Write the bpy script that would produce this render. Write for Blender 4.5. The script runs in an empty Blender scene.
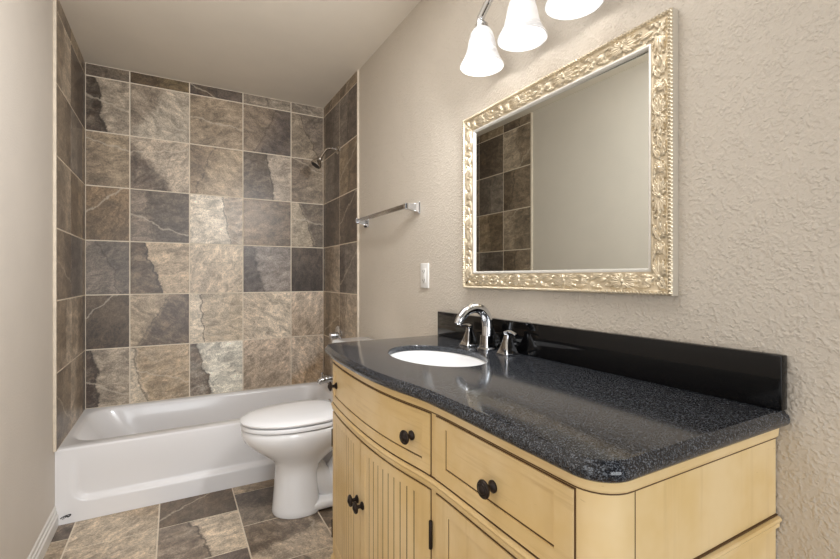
import bpy, bmesh, math, random
import numpy as np
from mathutils import Vector, Matrix

# ------------------------------------------------------------------ camera, world, light, exposure
SC = bpy.context.scene
COL = SC.collection
PI = math.pi
EYE = 1.15
cam_data = bpy.data.cameras.new('camera')
cam = bpy.data.objects.new('camera', cam_data)
COL.objects.link(cam)
cam_data.sensor_fit = 'HORIZONTAL'
cam_data.sensor_width = 36.0
cam_data.lens = 36.0 * 438.34 / 840.0
cam_data.shift_y = -2.14 / 840.0
cam_data.clip_start = 0.02
cam.location = (0, 0, EYE)
cam.rotation_euler = (PI / 2, 0, -math.radians(29.26))
SC.camera = cam

W = bpy.data.worlds.new('world')
SC.world = W
W.use_nodes = True
W.node_tree.nodes['Background'].inputs[0].default_value = (0.97, 0.98, 1.0, 1)
W.node_tree.nodes['Background'].inputs[1].default_value = 0.10

def area_light(name, loc, target, size, size_y, power, color):
    d = bpy.data.lights.new(name, 'AREA')
    d.shape = 'RECTANGLE'
    d.size = size
    d.size_y = size_y
    d.energy = power
    d.color = color
    o = bpy.data.objects.new(name, d)
    COL.objects.link(o)
    o.location = loc
    o.rotation_euler = (Vector(target) - Vector(loc)).to_track_quat('-Z', 'Y').to_euler()
    return o

area_light('added_hall_fill', (0.25, -2.6, 1.0), (0.25, 2.0, 1.0), 1.5, 1.8, 50, (0.93, 0.965, 1.0))  # added fill lamp behind the camera, no fixture stands there
area_light('added_side_fill', (-0.45, 0.22, 1.0), (0.5, 1.05, 0.68), 0.6, 1.5, 4.6, (0.95, 0.975, 1.0))  # added fill for the vanity front; the left wall has no door
area_light('added_ceiling_fill', (0.15, 1.05, 2.44), (0.15, 1.05, 0), 0.9, 1.0, 9, (0.95, 0.975, 1.0))  # added overhead fill
BULB_POWER = 0.2
ROOM_POWER = 4.8
SHADE_GLOW = 0.30

SC.view_settings.view_transform = 'Standard'
SC.view_settings.look = 'None'
SC.view_settings.gamma = 1
SC.view_settings.use_curve_mapping = False
SC.view_settings.exposure = 0.18

# ------------------------------------------------------------------ helpers
def lin(c):
    out = []
    for v in c[:3]:
        v = v / 255.0
        out.append(v / 12.92 if v <= 0.04045 else ((v + 0.055) / 1.055) ** 2.4)
    return (out[0], out[1], out[2], 1.0)

class Nodes:
    def __init__(self, name):
        self.m = bpy.data.materials.new(name)
        self.m.use_nodes = True
        self.t = self.m.node_tree
        self.b = self.t.nodes['Principled BSDF']
        self.out = self.t.nodes['Material Output']
    def new(self, kind, **kw):
        n = self.t.nodes.new(kind)
        for k, v in kw.items():
            setattr(n, k, v)
        return n
    def link(self, a, b):
        self.t.links.new(a, b)
    def put(self, sock, v):
        if hasattr(v, 'is_output'):
            self.link(v, sock)
        else:
            sock.default_value = v
    def math(self, op, a, b=0.0, c=0.0, clamp=False):
        n = self.new('ShaderNodeMath', operation=op, use_clamp=clamp)
        for i, v in enumerate((a, b, c)):
            self.put(n.inputs[i], v)
        return n.outputs[0]
    def noise(self, vec, scale, detail=4, rough=0.55, dist=0.0):
        n = self.new('ShaderNodeTexNoise')
        if vec is not None:
            self.link(vec, n.inputs['Vector'])
        n.inputs['Scale'].default_value = scale
        n.inputs['Detail'].default_value = detail
        n.inputs['Roughness'].default_value = rough
        n.inputs['Distortion'].default_value = dist
        return n.outputs['Fac']
    def mix(self, fac, a, b, blend='MIX'):
        n = self.new('ShaderNodeMix', data_type='RGBA', blend_type=blend)
        self.put(n.inputs[0], fac)
        self.put(n.inputs[6], a)
        self.put(n.inputs[7], b)
        return n.outputs[2]
    def ramp(self, fac, lo, hi, a=0.0, b=1.0):
        n = self.new('ShaderNodeMapRange', interpolation_type='SMOOTHSTEP')
        self.put(n.inputs[0], fac)
        n.inputs[1].default_value = lo
        n.inputs[2].default_value = hi
        n.inputs[3].default_value = a
        n.inputs[4].default_value = b
        return n.outputs[0]
    def bump(self, height, strength, dist):
        n = self.new('ShaderNodeBump')
        n.inputs['Strength'].default_value = strength
        n.inputs['Distance'].default_value = dist
        self.link(height, n.inputs['Height'])
        self.link(n.outputs[0], self.b.inputs['Normal'])
    def obj(self):
        return self.new('ShaderNodeTexCoord').outputs['Object']
    def scaled(self, vec, s):
        n = self.new('ShaderNodeMapping')
        n.inputs['Scale'].default_value = s
        self.link(vec, n.inputs['Vector'])
        return n.outputs[0]

def plain(name, rgb, rough=0.5, metal=0.0, coat=0.0, spec=0.5):
    N = Nodes(name)
    N.b.inputs['Base Color'].default_value = lin(rgb)
    N.b.inputs['Roughness'].default_value = rough
    N.b.inputs['Metallic'].default_value = metal
    N.b.inputs['Coat Weight'].default_value = coat
    N.b.inputs['Specular IOR Level'].default_value = spec
    return N

def mottled(name, rgb, rough, amount=0.06, scale=8.0, metal=0.0, coat=0.0):
    N = plain(name, rgb, rough, metal, coat)
    f = N.noise(N.obj(), scale, 5, 0.6)
    v = N.ramp(f, 0.25, 0.75, 1 - amount, 1 + amount)
    c = N.mix(1.0, lin(rgb), (1, 1, 1, 1), 'MULTIPLY')
    comb = N.new('ShaderNodeCombineColor')
    for i in range(3):
        N.link(v, comb.inputs[i])
    c = N.mix(1.0, lin(rgb), comb.outputs[0], 'MULTIPLY')
    N.link(c, N.b.inputs['Base Color'])
    return N

# --- wall paint with knock-down texture
def wall_paint(name, rgb, strength, dist=0.0022):
    N = mottled(name, rgb, 0.62, 0.025, 3.0)
    co = N.obj()
    a = N.noise(co, 135, 2, 0.45, 0.15)
    b = N.noise(co, 42, 2, 0.5, 0.4)
    lump = N.ramp(a, 0.40, 0.68)
    zone = N.ramp(b, 0.38, 0.62, 0.35, 1.0)
    h = N.math('MULTIPLY', lump, zone)
    f = N.noise(co, 260, 2, 0.5)
    h = N.math('ADD', h, N.math('MULTIPLY', f, 0.22))
    N.bump(h, strength, dist)
    return N.m
M_WALL = wall_paint('wall_paint_knockdown', (210, 200, 186), 0.55, 0.0034)
M_WALL_SMOOTH = wall_paint('wall_paint_light_texture', (212, 203, 192), 0.22, 0.0015)
M_CEIL = wall_paint('ceiling_paint', (229, 219, 204), 0.10, 0.001)
M_TRIM = mottled('white_trim_paint', (222, 218, 212), 0.4, 0.02).m

# --- slate-look tile
def slate(name, rough):
    N = Nodes(name)
    uv = N.new('ShaderNodeUVMap', uv_map='st').outputs[0]
    sep = N.new('ShaderNodeSeparateXYZ')
    N.link(uv, sep.inputs[0])
    s, t = sep.outputs[0], sep.outputs[1]
    ta = N.new('ShaderNodeAttribute', attribute_name='tone_a').outputs['Color']
    tb = N.new('ShaderNodeAttribute', attribute_name='tone_b').outputs['Color']
    pr = N.new('ShaderNodeAttribute', attribute_name='par').outputs['Color']
    ps = N.new('ShaderNodeSeparateColor')
    N.link(pr, ps.inputs[0])
    seed, soft, vein = ps.outputs[0], ps.outputs[1], ps.outputs[2]
    def vec(ks, kt, kz):
        c = N.new('ShaderNodeCombineXYZ')
        N.link(N.math('MULTIPLY', s, ks), c.inputs[0])
        N.link(N.math('MULTIPLY', t, kt), c.inputs[1])
        N.link(N.math('MULTIPLY', seed, kz), c.inputs[2])
        return c.outputs[0]
    v0 = vec(1, 1, 61.0)
    big = N.math('SUBTRACT', N.noise(v0, 3.2, 5, 0.6), 0.5)
    m = N.math('ADD', s, N.math('MULTIPLY', big, 0.32))
    w = N.math('ADD', N.math('MULTIPLY', soft, 0.45), 0.012)
    mask = N.math('ADD', N.math('MULTIPLY', N.math('DIVIDE', m, w), 0.5), 0.5, clamp=True)
    col = N.mix(mask, tb, ta)
    # clouds of the other tone inside each zone
    cl = N.ramp(N.noise(vec(1, 1, 17.3), 4.5, 6, 0.68, 0.5), 0.40, 0.66, 0.0, 0.62)
    mid = N.mix(0.5, ta, tb)
    col = N.mix(cl, col, mid)
    # rust / warm drift
    ru = N.ramp(N.noise(vec(1, 1, 29.7), 2.6, 3, 0.6), 0.56, 0.76, 0.0, 0.25)
    col = N.mix(ru, col, lin((158, 130, 96)))
    # cool grey drift
    gr = N.ramp(N.noise(vec(1, 1, 41.1), 2.3, 3, 0.6), 0.55, 0.75, 0.0, 0.16)
    col = N.mix(gr, col, lin((112, 104, 98)))
    # streaks along the cleft
    st = N.noise(vec(1.2, 2.6, 11.0), 2.6, 6, 0.62, 0.8)
    k = N.ramp(st, 0.32, 0.68, 0.74, 1.22)
    blot = N.ramp(N.noise(vec(1, 1.5, 23.0), 4.6, 9, 0.74, 0.9), 0.32, 0.68, 0.66, 1.30)
    k = N.math('MULTIPLY', k, blot)
    fine = N.ramp(N.noise(vec(1, 1, 7.0), 42, 4, 0.75), 0.32, 0.68, 0.70, 1.28)
    k = N.math('MULTIPLY', k, fine)
    comb = N.new('ShaderNodeCombineColor')
    for i in range(3):
        N.link(k, comb.inputs[i])
    col = N.mix(1.0, col, comb.outputs[0], 'MULTIPLY')
    hsv = N.new('ShaderNodeHueSaturation')
    hsv.inputs['Saturation'].default_value = 0.92
    N.link(col, hsv.inputs['Color'])
    col = hsv.outputs[0]
    # dark smudges
    sm = N.ramp(N.noise(vec(1, 1, 53.0), 5.5, 5, 0.7), 0.60, 0.76, 0.0, 0.55)
    col = N.mix(sm, col, lin((70, 58, 47)))
    # dark crack beside the split
    crack = N.math('ABSOLUTE', N.math('ADD', m, 0.015))
    cm = N.math('MULTIPLY', N.ramp(crack, 0.004, 0.022, 1.0, 0.0), N.math('MULTIPLY', vein, 0.75))
    col = N.mix(cm, col, lin((52, 42, 34)))
    # one pale straight-ish vein on about half of the tiles
    l2 = N.math('ADD', N.math('ADD', t, N.math('MULTIPLY', s, 0.55)), N.math('MULTIPLY', N.math('SUBTRACT', seed, 0.5), 0.9))
    l2 = N.math('ADD', l2, N.math('MULTIPLY', N.math('SUBTRACT', N.noise(vec(1, 1, 83.0), 3.5, 5, 0.6), 0.5), 0.30))
    on = N.ramp(N.math('FRACT', N.math('MULTIPLY', seed, 7.31)), 0.49, 0.51)
    vw = N.math('ADD', 0.012, N.math('MULTIPLY', N.noise(vec(1, 1, 3.0), 6, 2), 0.03))
    vm = N.math('SUBTRACT', 1.0, N.math('DIVIDE', N.math('ABSOLUTE', l2), vw), clamp=True)
    col = N.mix(N.math('MULTIPLY', N.math('MULTIPLY', vm, on), 0.55), col, lin((214, 200, 180)))
    N.link(col, N.b.inputs['Base Color'])
    N.b.inputs['Roughness'].default_value = rough
    N.bump(N.math('ADD', st, N.math('MULTIPLY', fine, 0.25)), 0.16, 0.002)
    return N.m
M_SLATE = slate('slate_look_tile', 0.34)
M_SLATE_FLOOR = slate('slate_look_floor_tile', 0.36)
M_GROUT = mottled('cream_grout', (226, 213, 194), 0.85, 0.08, 30).m

# --- others
M_TUB = plain('white_tub_enamel', (236, 234, 234), 0.22, 0, 0.2).m
M_CHINA = plain('white_vitreous_china', (246, 246, 247), 0.10, 0, 0.4).m
M_SEAT = plain('white_toilet_seat', (248, 248, 250), 0.16).m
M_CHROME = plain('polished_chrome', (214, 216, 220), 0.07, 1.0).m
M_CHROME_DULL = plain('brushed_chrome', (200, 199, 198), 0.24, 1.0).m
M_NICKEL = plain('brushed_nickel', (196, 190, 182), 0.22, 1.0).m
M_RUBBER = plain('dark_rubber_nozzles', (40, 38, 36), 0.6).m
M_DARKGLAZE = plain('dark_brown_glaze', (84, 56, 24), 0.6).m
M_BRONZE = plain('oil_rubbed_bronze', (54, 46, 42), 0.36, 0.75).m
M_BLACKMETAL = plain('blackened_hinge_metal', (44, 34, 26), 0.5, 0.5).m
M_PLASTIC = plain('white_plastic', (236, 234, 230), 0.35).m
M_SLOT = plain('dark_slot', (70, 68, 64), 0.6).m
M_DECAL = plain('black_decal_ink', (26, 26, 28), 0.5).m
M_SILVER = plain('silver_white_frame_lip', (232, 228, 220), 0.32, 0.25).m
M_FRAMESIDE = mottled('pale_frame_side', (196, 186, 170), 0.45, 0.04, 14).m
M_MIRROR = plain('mirror_silvering', (214, 216, 210), 0.012, 1.0).m

def gold():
    N = mottled('champagne_gilding', (226, 212, 186), 0.30, 0.08, 40, 0.65)
    return N.m
M_GOLD = gold()

def cream_wood(name, vertical):
    N = Nodes(name)
    co = N.obj()
    g = N.noise(N.scaled(co, (22, 22, 1.2) if vertical else (3, 3, 60)), 1.6, 5, 0.6, 0.4)
    m = N.noise(co, 5.0, 4, 0.6)
    c = N.mix(N.ramp(m, 0.35, 0.70), lin((236, 209, 160)), lin((226, 194, 134)))
    c = N.mix(N.ramp(g, 0.50, 0.78, 0.0, 0.28), c, lin((176, 138, 82)))
    sp = N.ramp(N.noise(N.scaled(co, (14, 14, 70)), 1.0, 3, 0.6, 2.0), 0.70, 0.78, 0.0, 0.35)
    c = N.mix(sp, c, lin((132, 96, 50)))
    N.link(c, N.b.inputs['Base Color'])
    N.b.inputs['Roughness'].default_value = 0.42
    N.bump(g, 0.06, 0.001)
    return N.m
M_CREAM = cream_wood('antique_cream_wood', True)
M_CREAM_H = cream_wood('antique_cream_wood_horizontal', False)

def granite():
    N = Nodes('black_speckled_granite')
    co = N.obj()
    def grains(scale):
        v = N.new('ShaderNodeTexVoronoi', feature='F1')
        v.inputs['Scale'].default_value = scale
        N.link(co, v.inputs['Vector'])
        sc = N.new('ShaderNodeSeparateColor')
        N.link(v.outputs['Color'], sc.inputs[0])
        return sc.outputs[0]
    c = N.mix(N.ramp(grains(680), 0.55, 0.98, 0.0, 0.85), lin((27, 28, 32)), lin((96, 100, 107)))
    c = N.mix(N.ramp(grains(430), 0.88, 0.99, 0.0, 0.5), c, lin((128, 132, 138)))
    N.link(c, N.b.inputs['Base Color'])
    N.b.inputs['Roughness'].default_value = 0.11
    N.b.inputs['Specular IOR Level'].default_value = 0.5
    return N.m
M_GRANITE = granite()
M_SPLASH = plain('polished_black_granite', (11, 11, 12), 0.06, 0, 0, 0.28).m

def opal():
    N = Nodes('lit_opal_glass')
    f = N.noise(N.scaled(N.obj(), (9, 9, 16)), 1.3, 4, 0.6, 1.0)
    c = N.mix(N.ramp(f, 0.3, 0.7), lin((252, 251, 250)), lin((206, 205, 205)))
    N.link(c, N.b.inputs['Base Color'])
    N.link(c, N.b.inputs['Emission Color'])
    N.b.inputs['Emission Strength'].default_value = SHADE_GLOW
    N.b.inputs['Roughness'].default_value = 0.25
    return N.m
M_OPAL = opal()
def glow(name, s):
    N = plain(name, (255, 248, 238), 0.3)
    N.b.inputs['Emission Color'].default_value = (1, 0.93, 0.82, 1)
    N.b.inputs['Emission Strength'].default_value = s
    return N.m
M_BULB = glow('lit_bulb', 2.0)

def link_mesh(name, bm, mats, parent=None, smooth=35, loc=None):
    me = bpy.data.meshes.new(name)
    if smooth is not None:
        bm.normal_update()
        lim = math.radians(smooth)
        for f in bm.faces:
            f.smooth = True
        for e in bm.edges:
            if len(e.link_faces) == 2 and e.calc_face_angle(0) > lim:
                e.smooth = False
    bm.to_mesh(me)
    bm.free()
    for m in (mats if isinstance(mats, (list, tuple)) else [mats]):
        me.materials.append(m)
    o = bpy.data.objects.new(name, me)
    COL.objects.link(o)
    if parent is not None:
        o.parent = parent
    if loc is not None:
        o.location = loc
    return o

def tag(o, label=None, cat=None, group=None, kind=None):
    if label: o['label'] = label
    if cat: o['category'] = cat
    if group: o['group'] = group
    if kind: o['kind'] = kind
    return o

def empty(name, loc, label, cat, group=None):
    o = bpy.data.objects.new(name, None)
    COL.objects.link(o)
    o.location = loc
    o.empty_display_size = 0.05
    return tag(o, label, cat, group)

def add_box(bm, x0, x1, y0, y1, z0, z1, mat=0, bevel=0.0, seg=2):
    vs = [bm.verts.new((x, y, z)) for z in (z0, z1) for y in (y0, y1) for x in (x0, x1)]
    idx = [(0, 2, 3, 1), (4, 5, 7, 6), (0, 1, 5, 4), (2, 6, 7, 3), (0, 4, 6, 2), (1, 3, 7, 5)]
    fs = [bm.faces.new([vs[i] for i in q]) for q in idx]
    for f in fs:
        f.material_index = mat
    if bevel > 0:
        es = list({e for f in fs for e in f.edges})
        r = bmesh.ops.bevel(bm, geom=es, offset=bevel, segments=seg, profile=0.5, affect='EDGES')
        for f in r['faces']:
            f.material_index = mat
    return fs

def loft(bm, rings, mat=0, closed=True, cap0=True, cap1=True):
    vr = [[bm.verts.new(p) for p in r] for r in rings]
    n = len(vr[0])
    for a, b in zip(vr[:-1], vr[1:]):
        for i in range(n if closed else n - 1):
            j = (i + 1) % n
            f = bm.faces.new((a[i], a[j], b[j], b[i]))
            f.material_index = mat
    if closed and cap0:
        bm.faces.new(list(reversed(vr[0]))).material_index = mat
    if closed and cap1:
        bm.faces.new(vr[-1]).material_index = mat
    return vr

def frame_of(d):
    d = Vector(d).normalized()
    up = Vector((0, 0, 1)) if abs(d.z) < 0.95 else Vector((1, 0, 0))
    u = d.cross(up).normalized()
    return d, u, d.cross(u).normalized()

def add_lathe(bm, prof, origin=(0, 0, 0), axis=(0, 0, 1), n=32, mat=0, cap0=True, cap1=True):
    """prof: list of (radius, distance along axis)"""
    d, u, v = frame_of(axis)
    o = Vector(origin)
    rings = []
    for r, h in prof:
        r = max(r, 1e-5)
        rings.append([o + d * h + (u * math.cos(2 * PI * k / n) + v * math.sin(2 * PI * k / n)) * r for k in range(n)])
    return loft(bm, rings, mat, True, cap0, cap1)

def add_tube(bm, pts, radii, n=16, mat=0, caps=True, squash=None):
    pts = [Vector(p) for p in pts]
    if not isinstance(radii, (list, tuple)):
        radii = [radii] * len(pts)
    rings = []
    prev_u = None
    for i, p in enumerate(pts):
        a = pts[max(i - 1, 0)]
        b = pts[min(i + 1, len(pts) - 1)]
        d = (b - a).normalized()
        if prev_u is None:
            _, u, v = frame_of(d)
        else:
            u = (prev_u - d * prev_u.dot(d)).normalized()
            v = d.cross(u)
        prev_u = u
        su, sv = (1, 1) if squash is None else squash
        rings.append([p + (u * math.cos(2 * PI * k / n) * su + v * math.sin(2 * PI * k / n) * sv) * radii[i] for k in range(n)])
    loft(bm, rings, mat, True, caps, caps)

def catmull(pts, m=8):
    P = [Vector(p) for p in pts]
    P = [P[0] * 2 - P[1]] + P + [P[-1] * 2 - P[-2]]
    out = []
    for i in range(1, len(P) - 2):
        for k in range(m):
            t = k / m
            a, b, c, d = P[i - 1], P[i], P[i + 1], P[i + 2]
            out.append(0.5 * ((2 * b) + (c - a) * t + (2 * a - 5 * b + 4 * c - d) * t * t + (3 * b - a - 3 * c + d) * t ** 3))
    out.append(P[-2])
    return out

def structure(name, bm, mats, smooth=None):
    o = link_mesh(name, bm, mats, None, smooth)
    o['kind'] = 'structure'
    return o

# ------------------------------------------------------------------ room shell
XL, XR = -0.4704, 0.9983          # tile faces
WL, WR = -0.482, 1.010            # painted wall faces
YB = 3.300                        # back tile face
YF = -0.95                        # where the room opens to the hall behind the camera
ZC = 2.450                        # ceiling
TILE = 0.3331
ZROW = 2.375                      # first grout row under the ceiling strip
TUB_Y, TUB_Z = 2.587, 0.353
TILE_Y = 2.560

bm = bmesh.new(); add_box(bm, WL - 0.12, WL, YF, YB + 0.13, -0.05, ZC); structure('wall_left', bm, M_WALL_SMOOTH)
bm = bmesh.new(); add_box(bm, WR, WR + 0.12, YF, YB + 0.13, -0.05, ZC); structure('wall_right', bm, M_WALL)
bm = bmesh.new(); add_box(bm, WL, WR, YB + 0.012, YB + 0.13, -0.05, ZC); structure('wall_back', bm, M_GROUT)
bm = bmesh.new(); add_box(bm, WL - 0.12, WR + 0.12, YF, YB + 0.13, ZC, ZC + 0.1); structure('ceiling', bm, M_CEIL)

# tiles: one mesh per surface; every tile carries its own two tones, seed and split line
def tile_mesh(name, tiles, mat, base, to_world, thick, grout=0.0056, parent=None, gain=1.52):
    """tiles: dicts u0,u1,v0,v1 (metres), a,b (rgb), ang, off, soft, vein, seed"""
    bm = bmesh.new()
    uvl = bm.loops.layers.uv.new('st')
    la = bm.loops.layers.float_color.new('tone_a')
    lb = bm.loops.layers.float_color.new('tone_b')
    lp = bm.loops.layers.float_color.new('par')
    g = grout / 2
    for T in tiles:
        u0, u1, v0, v1 = T['u0'] + g, T['u1'] - g, T['v0'] + g, T['v1'] - g
        if u1 - u0 < 0.003 or v1 - v0 < 0.003:
            continue
        i = 0.0014
        lo = [(u0, v0), (u1, v0), (u1, v1), (u0, v1)]
        hi = [(u0 + i, v0 + i), (u1 - i, v0 + i), (u1 - i, v1 - i), (u0 + i, v1 - i)]
        A = [bm.verts.new(to_world(u, v, thick - 0.0022)) for u, v in lo]
        B = [bm.verts.new(to_world(u, v, thick)) for u, v in hi]
        fs = [bm.faces.new(B)]
        for k in range(4):
            fs.append(bm.faces.new((A[k], A[(k + 1) % 4], B[(k + 1) % 4], B[k])))
        pos = dict(zip(A + B, lo + hi))
        ca, sa = math.cos(math.radians(T['ang'])), math.sin(math.radians(T['ang']))
        uc, vc = T.get('uc', (T['u0'] + T['u1']) / 2), T.get('vc', (T['v0'] + T['v1']) / 2)
        A4, B4 = [tuple(min(v * gain, 0.8) for v in lin(T[k])[:3]) + (1,) for k in ('a', 'b')]
        for f in fs:
            for l in f.loops:
                u, v = pos[l.vert]
                u, v = (u - uc) / TILE, (v - vc) / TILE
                l[uvl].uv = (u * ca + v * sa - T['off'], -u * sa + v * ca)
                l[la] = A4
                l[lb] = B4
                l[lp] = (T['seed'], T['soft'], T['vein'], 1)
    # grout bed behind the tiles
    us0, us1 = min(t['u0'] for t in tiles), max(t['u1'] for t in tiles)
    vs0, vs1 = min(t['v0'] for t in tiles), max(t['v1'] for t in tiles)
    P = [bm.verts.new(to_world(u, v, d)) for d in (0.0003, thick - 0.0014) for u, v in ((us0, vs0), (us1, vs0), (us1, vs1), (us0, vs1))]
    for q in ((4, 5, 6, 7), (0, 1, 5, 4), (1, 2, 6, 5), (2, 3, 7, 6), (3, 0, 4, 7)):
        bm.faces.new([P[k] for k in q]).material_index = 1
    bmesh.ops.recalc_face_normals(bm, faces=bm.faces[:])
    o = link_mesh(name, bm, [mat, base], parent, None)
    return o

rng = random.Random(7)
def T(a, b, ang=0, off=0.0, soft=0.25, vein=0.4):
    return dict(a=a, b=b, ang=ang, off=off, soft=soft, vein=vein)
# tones read per tile, left to right; row 0 is the cut strip under the ceiling.  a lies on the right of the split, b on the left
BACK = [
 [T((104,92,78),(92,80,68)), T((104,88,62),(70,56,42)), T((88,77,68),(74,64,56)), T((140,128,112),(122,110,96)), T((128,116,102),(110,100,88))],
 [T((150,136,118),(58,46,36),8,-0.10,0.03,0.9), T((160,148,131),(124,110,94),-35,-0.15,0.10,0.2), T((142,125,104),(128,112,92),20,0,0.6,0.1), T((86,76,70),(128,112,94),-25,-0.02,0.20,0.5), T((112,100,88),(134,120,102),25,0.05,0.05,0.7)],
 [T((142,124,100),(112,96,78),15,-0.1,0.5,0.1), T((168,152,132),(80,66,54),40,-0.14,0.12,0.3), T((150,132,108),(116,98,78),-20,-0.2,0.3,0.5), T((158,144,128),(86,74,62),10,0.06,0.03,0.8), T((134,120,102),(112,98,84),0,0,0.5,0.2)],
 [T((122,100,74),(98,80,58),70,0,0.6,0.2), T((88,77,66),(118,104,90),8,-0.16,0.04,0.4), T((142,126,108),(194,180,162),8,0.19,0.02,0.8), T((108,94,80),(126,106,84),10,0,0.5,0.1), T((92,80,68),(150,136,116),22,0.02,0.06,0.8)],
 [T((92,82,72),(112,100,88),20,0.05,0.10,0.6), T((164,144,118),(80,65,50),18,-0.10,0.03,1.0), T((176,160,138),(162,145,124),60,0,0.6,0.1), T((132,122,114),(74,64,58),14,-0.18,0.05,0.5), T((82,70,60),(60,52,46),80,0,0.5,0.1)],
 [T((90,74,56),(68,55,42),70,0,0.6,0.1), T((82,68,56),(152,134,110),-28,-0.08,0.10,0.5), T((162,146,124),(184,170,150),6,-0.24,0.02,0.9), T((186,172,153),(168,152,132),-25,-0.1,0.4,0.2), T((176,160,142),(158,140,120),60,0,0.5,0.1)],
 [T((150,136,118),(66,52,42),4,-0.16,0.03,0.8), T((150,130,104),(176,162,142),12,-0.32,0.06,0.7), T((196,186,172),(100,86,74),14,-0.22,0.04,0.8), T((172,155,137),(150,134,116),50,0,0.5,0.1), T((150,126,98),(178,163,146),-60,0.1,0.2,0.3)],
]
def back_tiles():
    xs = [XL, -0.2451, -0.2451 + TILE, -0.2451 + 2 * TILE, -0.2451 + 3 * TILE, XR]
    out = []
    for r in range(7):
        z1 = ZC if r == 0 else ZROW - TILE * (r - 1)
        z0 = ZROW - TILE * r if r < 6 else TUB_Z
        for c in range(5):
            t = dict(BACK[r][c]); t.update(u0=xs[c], u1=xs[c + 1], v0=z0, v1=z1, seed=rng.random())
            out.append(t)
    return out
PAL = [((150,134,114),(112,98,82)), ((124,108,90),(92,78,64)), ((104,90,76),(78,66,56)), ((166,150,130),(120,104,86)), ((140,122,98),(100,84,66)), ((118,108,98),(88,78,70))]
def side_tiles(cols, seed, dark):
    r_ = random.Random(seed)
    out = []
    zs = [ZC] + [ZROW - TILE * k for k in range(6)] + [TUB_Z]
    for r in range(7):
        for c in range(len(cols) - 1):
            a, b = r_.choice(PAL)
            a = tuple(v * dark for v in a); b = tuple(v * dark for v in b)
            if r_.random() < 0.5: a, b = b, a
            full = 0.3331
            t = T(a, b, r_.uniform(-12, 12), r_.uniform(-0.2, 0.2), r_.uniform(0.02, 0.3), r_.uniform(0.2, 0.9))
            t.update(u0=cols[c], u1=cols[c + 1], v0=zs[r + 1], v1=zs[r], seed=r_.random())
            out.append(t)
    return out
tw = lambda u, v, d: (u, YB + 0.012 - d, v)
o = tile_mesh('tile_panel', back_tiles(), M_SLATE, M_GROUT, tw, 0.012, parent=bpy.data.objects['wall_back'])
tag(o, kind='structure')
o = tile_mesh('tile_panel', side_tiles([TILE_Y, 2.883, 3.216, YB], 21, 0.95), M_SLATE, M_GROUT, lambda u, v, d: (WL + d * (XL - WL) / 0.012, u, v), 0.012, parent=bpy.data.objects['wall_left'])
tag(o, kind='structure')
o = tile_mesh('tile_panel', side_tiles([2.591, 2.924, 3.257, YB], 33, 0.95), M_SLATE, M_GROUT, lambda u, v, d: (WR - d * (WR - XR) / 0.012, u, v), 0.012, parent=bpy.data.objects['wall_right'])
tag(o, kind='structure')
# cream bullnose strips closing the tile edges
bm = bmesh.new(); add_box(bm, WL, XL + 0.0012, TILE_Y - 0.012, TILE_Y, TUB_Z + 0.002, ZC, 0, 0.003); structure('trim_1', bm, M_GROUT, 35)
bm = bmesh.new(); add_box(bm, XR - 0.0012, WR, 2.579, 2.591, TUB_Z + 0.002, ZC, 0, 0.003); structure('trim_2', bm, M_GROUT, 35)

# floor tiles
FT = 0.340
def floor_tiles():
    r_ = random.Random(5)
    out = []
    lines = [-0.405 + FT * k for k in range(-1, 6)]
    starts = [2.10, 2.333, 2.333, 2.165, 2.30, 2.1]
    fp = [((150,134,114),(92,78,62)), ((168,152,130),(126,108,86)), ((136,118,96),(84,70,56)), ((120,104,88),(78,66,56)), ((176,160,138),(110,94,78)), ((160,142,118),(130,112,90))]
    fixed = {(1, 0): ((150,130,104),(170,154,132),55,0.1,0.3,0.2), (1, -1): ((168,152,130),(140,122,98),50,0,0.3,0.2),
             (2, 0): ((98,80,60),(84,70,54),70,0,0.5,0.1), (2, -1): ((176,160,138),(112,98,84),12,0.02,0.05,0.9),
             (3, 0): ((84,74,66),(118,106,92),65,-0.1,0.2,0.4), (3, -1): ((168,152,132),(92,78,64),-70,0.05,0.10,0.4), (2, -2): ((96,84,76),(130,112,92),20,0.1,0.05,0.6)}
    for c in range(6):
        u0, u1 = max(lines[c], WL), min(lines[c + 1], WR)
        if u1 - u0 < 0.005: continue
        y = starts[c]
        for k in range(-12, 4):
            v0, v1 = max(y + FT * k, YF), min(y + FT * (k + 1), YB + 0.012)
            if v1 - v0 < 0.005: continue
            if (c, k) in fixed:
                t = T(*fixed[(c, k)])
            else:
                a, b = r_.choice(fp)
                if r_.random() < 0.5: a, b = b, a
                t = T(a, b, r_.uniform(-80, 80), r_.uniform(-0.2, 0.2), r_.uniform(0.03, 0.4), r_.uniform(0.1, 0.8))
            t.update(u0=u0, u1=u1, v0=v0, v1=v1, seed=r_.random())
            out.append(t)
    return out
floor = tile_mesh('floor', floor_tiles(), M_SLATE_FLOOR, M_GROUT, lambda u, v, d: (u, v, d - 0.012), 0.012, 0.005)
tag(floor, kind='structure')

# baseboards: a stepped profile run along the wall
def baseboard(name, x, sgn, y0, y1):
    prof = [(0, 0), (0.014, 0), (0.014, 0.052), (0.009, 0.056), (0.010, 0.070), (0.005, 0.074), (0.006, 0.090), (0.002, 0.096), (0, 0.096)]
    bm = bmesh.new()
    loft(bm, [[(x + sgn * p, y, z) for p, z in prof] for y in (y0, y1)])
    bmesh.ops.recalc_face_normals(bm, faces=bm.faces[:])
    structure(name, bm, M_TRIM, 30)
baseboard('baseboard_left', WL, 1, YF, TUB_Y)
baseboard('baseboard_right', WR, -1, 1.640, TUB_Y)
baseboard('baseboard_right.001', WR, -1, YF, 0.375)

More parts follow.
